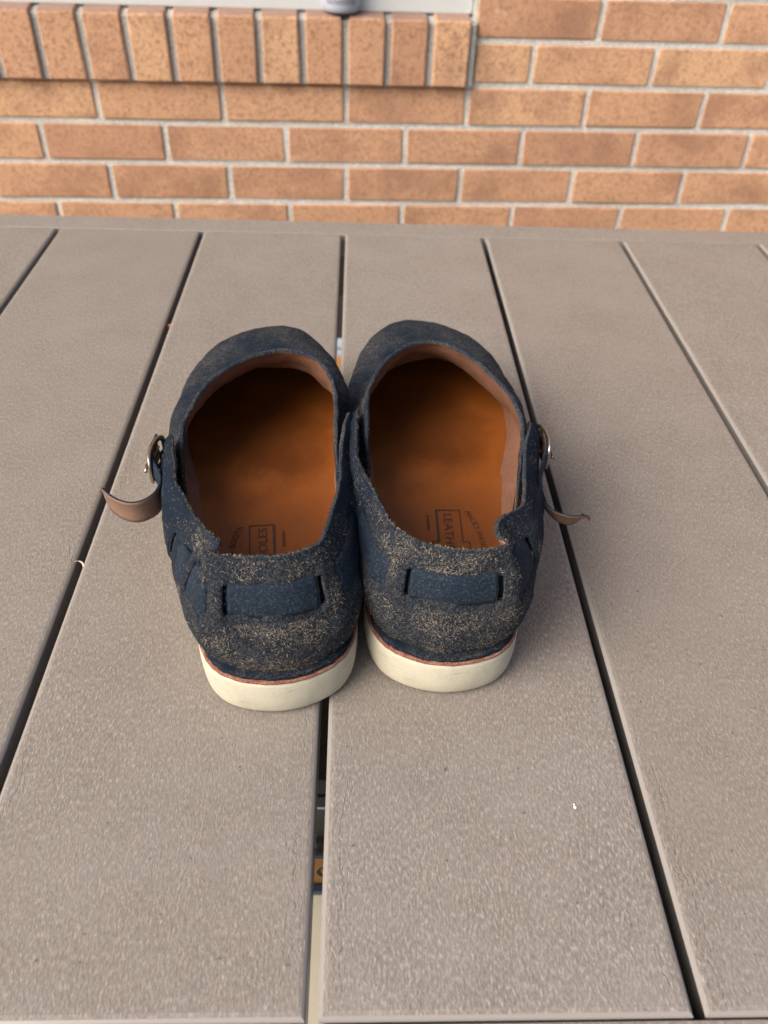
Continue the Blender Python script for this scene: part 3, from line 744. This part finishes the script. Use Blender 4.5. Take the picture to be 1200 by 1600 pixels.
    for p_ in pts:
        p_ = np.array(p_); rad = p_ - bc; rad = rad - nr_*np.dot(rad, nr_); rad /= np.linalg.norm(rad)
        for a_, b2_ in ((-.0014,-.0007),(.0014,-.0009),(.0017,0),(.0014,.0009),(-.0014,.0007)): fv.append(p_ + rad*a_ + nr_*b2_)
    for i in range(nq):
        for k in range(5): ff.append((i*5+k, ((i+1) % nq)*5+k, ((i+1) % nq)*5+(k+1) % 5, i*5+(k+1) % 5))
    bk = part('buckle', fv, ff, NICKEL)
    pr = [bc + ax*(-.0115 + .023*q/6) + np.array([ax[1], -ax[0], 0])*(.0035 + .001*math.sin(q)) for q in range(7)]
    b = MB().tube([(p[0]*mir, p[1], p[2]) for p in pr], .0009, 7); b.build('prong', NICKEL, bk, True)
    rc = np.array(RIVET[side]); b = MB().lathe([(.0068,0),(.0068,.0006),(.006,.0012),(.003,.0019),(.0005,.0021)], 28)
    ro = b.build('rivet', NICKEL, root, True)
    nx = Vector((mir*1.0, -.12, .1)).normalized(); ro.rotation_euler = nx.to_track_quat('Z', 'Y').to_euler(); ro.location = (rc[0]*mir, rc[1], rc[2])
    return root

BUCKLE = {'L': (.0607,.131,.0605), 'R': (.0600,.130,.0605)}; BUCKLE_A = {'L': -11, 'R': -7}
RIVET = {'L': (.0545,.104,.060), 'R': (.0515,.101,.060)}
LQ = [(53.7,142,69),(52.2,134.3,72),(50.2,115,74.5),(47.7,95.6,76),(42.2,77.7,78),(36.3,59.6,81),(30.1,45.5,85),(24.6,36.8,87.2),(22.6,33,87.4),(25.2,29.8,87),(28.2,27.2,87),(22.8,24.3,88),(6.3,20.9,88),(-10.3,21.4,88),(-21.1,28.3,87),(-26.5,40.6,85),(-31.5,59.3,82),(-34.3,73.4,80),(-36.7,91,78),(-39.8,111.2,77),(-42.9,129.9,76),(-46,148.1,74)]
LV = [(41,76,33),(43,92,40),(45,106,50),(47,120,59),(47.6,130.3,66),(47,141.4,73),(44.2,150.9,77),(39.6,160.5,81),(30.8,173.6,85),(16.1,185.1,88),(1.1,191.6,90),(-14,193.5,90),(-28.8,186.7,89),(-36.6,175.3,86),(-39.9,161,81),(-39.8,147.4,77),(-38.3,136,72),(-37,122,60),(-36.2,108,50),(-35.8,92,41),(-36,76,33)]
RQ = [(54,143,69),(52.6,134.9,72),(46.9,110.3,74),(43.0,90.8,76),(38.5,66.2,79),(35.6,54,81),(29.5,45.6,84),(23.2,38.6,86.2),(19.8,31.4,87),(20.6,25.5,86.8),(24.5,20.5,87),(17.9,16.3,88),(7.0,14.6,88),(-4.3,15.7,88),(-18.2,21.0,87),(-27.9,33.6,85),(-33.0,47.8,83),(-37.2,61.9,81),(-41.4,75.6,80),(-45.8,93.9,78),(-47.7,109.2,77),(-47.6,128.5,76),(-46.7,144.0,74)]
RV = [(40.5,76,33),(42.5,92,41),(44.6,106,52),(46.8,117,62),(48.6,126.3,70),(47.7,136.5,77),(42.9,149.6,82),(33.1,165.5,86),(19.4,183.9,89),(2.8,195.9,90),(-15.0,192.0,90),(-30.6,177.1,87),(-38.8,158.7,82),(-41.0,146.5,79),(-40.8,131.5,74),(-40.3,117,66),(-38.5,106,54),(-37,92,42),(-36.4,76,33)]
TL = [(62.6,144,61),(63.8,136,60.5),(63.2,124,60),(59.2,113,59.5),(57.6,106,59),(59.7,97.5,58.5),(64.6,92.5,58.3),(70.2,91.3,58.2),(76.6,94,58.6),(82.2,99.5,59.3),(86.2,106,60)]
TR = [(62.2,143,61),(63,135,60.5),(62,122,60),(58,110,59.5),(55,100,59),(54.6,90,58.5),(55.8,81,58),(59,74,58),(64,70.5,58.2),(69,69.8,58.8),(74,71,59.5)]
make_shoe('L', LQ, LV, (-.0338, .229, T+.0003), math.radians(6), 'left navy suede clog with worn heel, buckle strap curling over the slot at left', [(-70,-28),(-19,20),(25,45),(51,72),(96,200)], (-19,20,45,72), TL, 3)
make_shoe('R', RQ, RV, (.046, .240, T+.0003), math.radians(-.5), 'right navy suede clog with frayed heel, strap tail pointing right', [(-66,-28),(-20,19),(30,52),(98,200)], (-20,19,52), TR, 11)
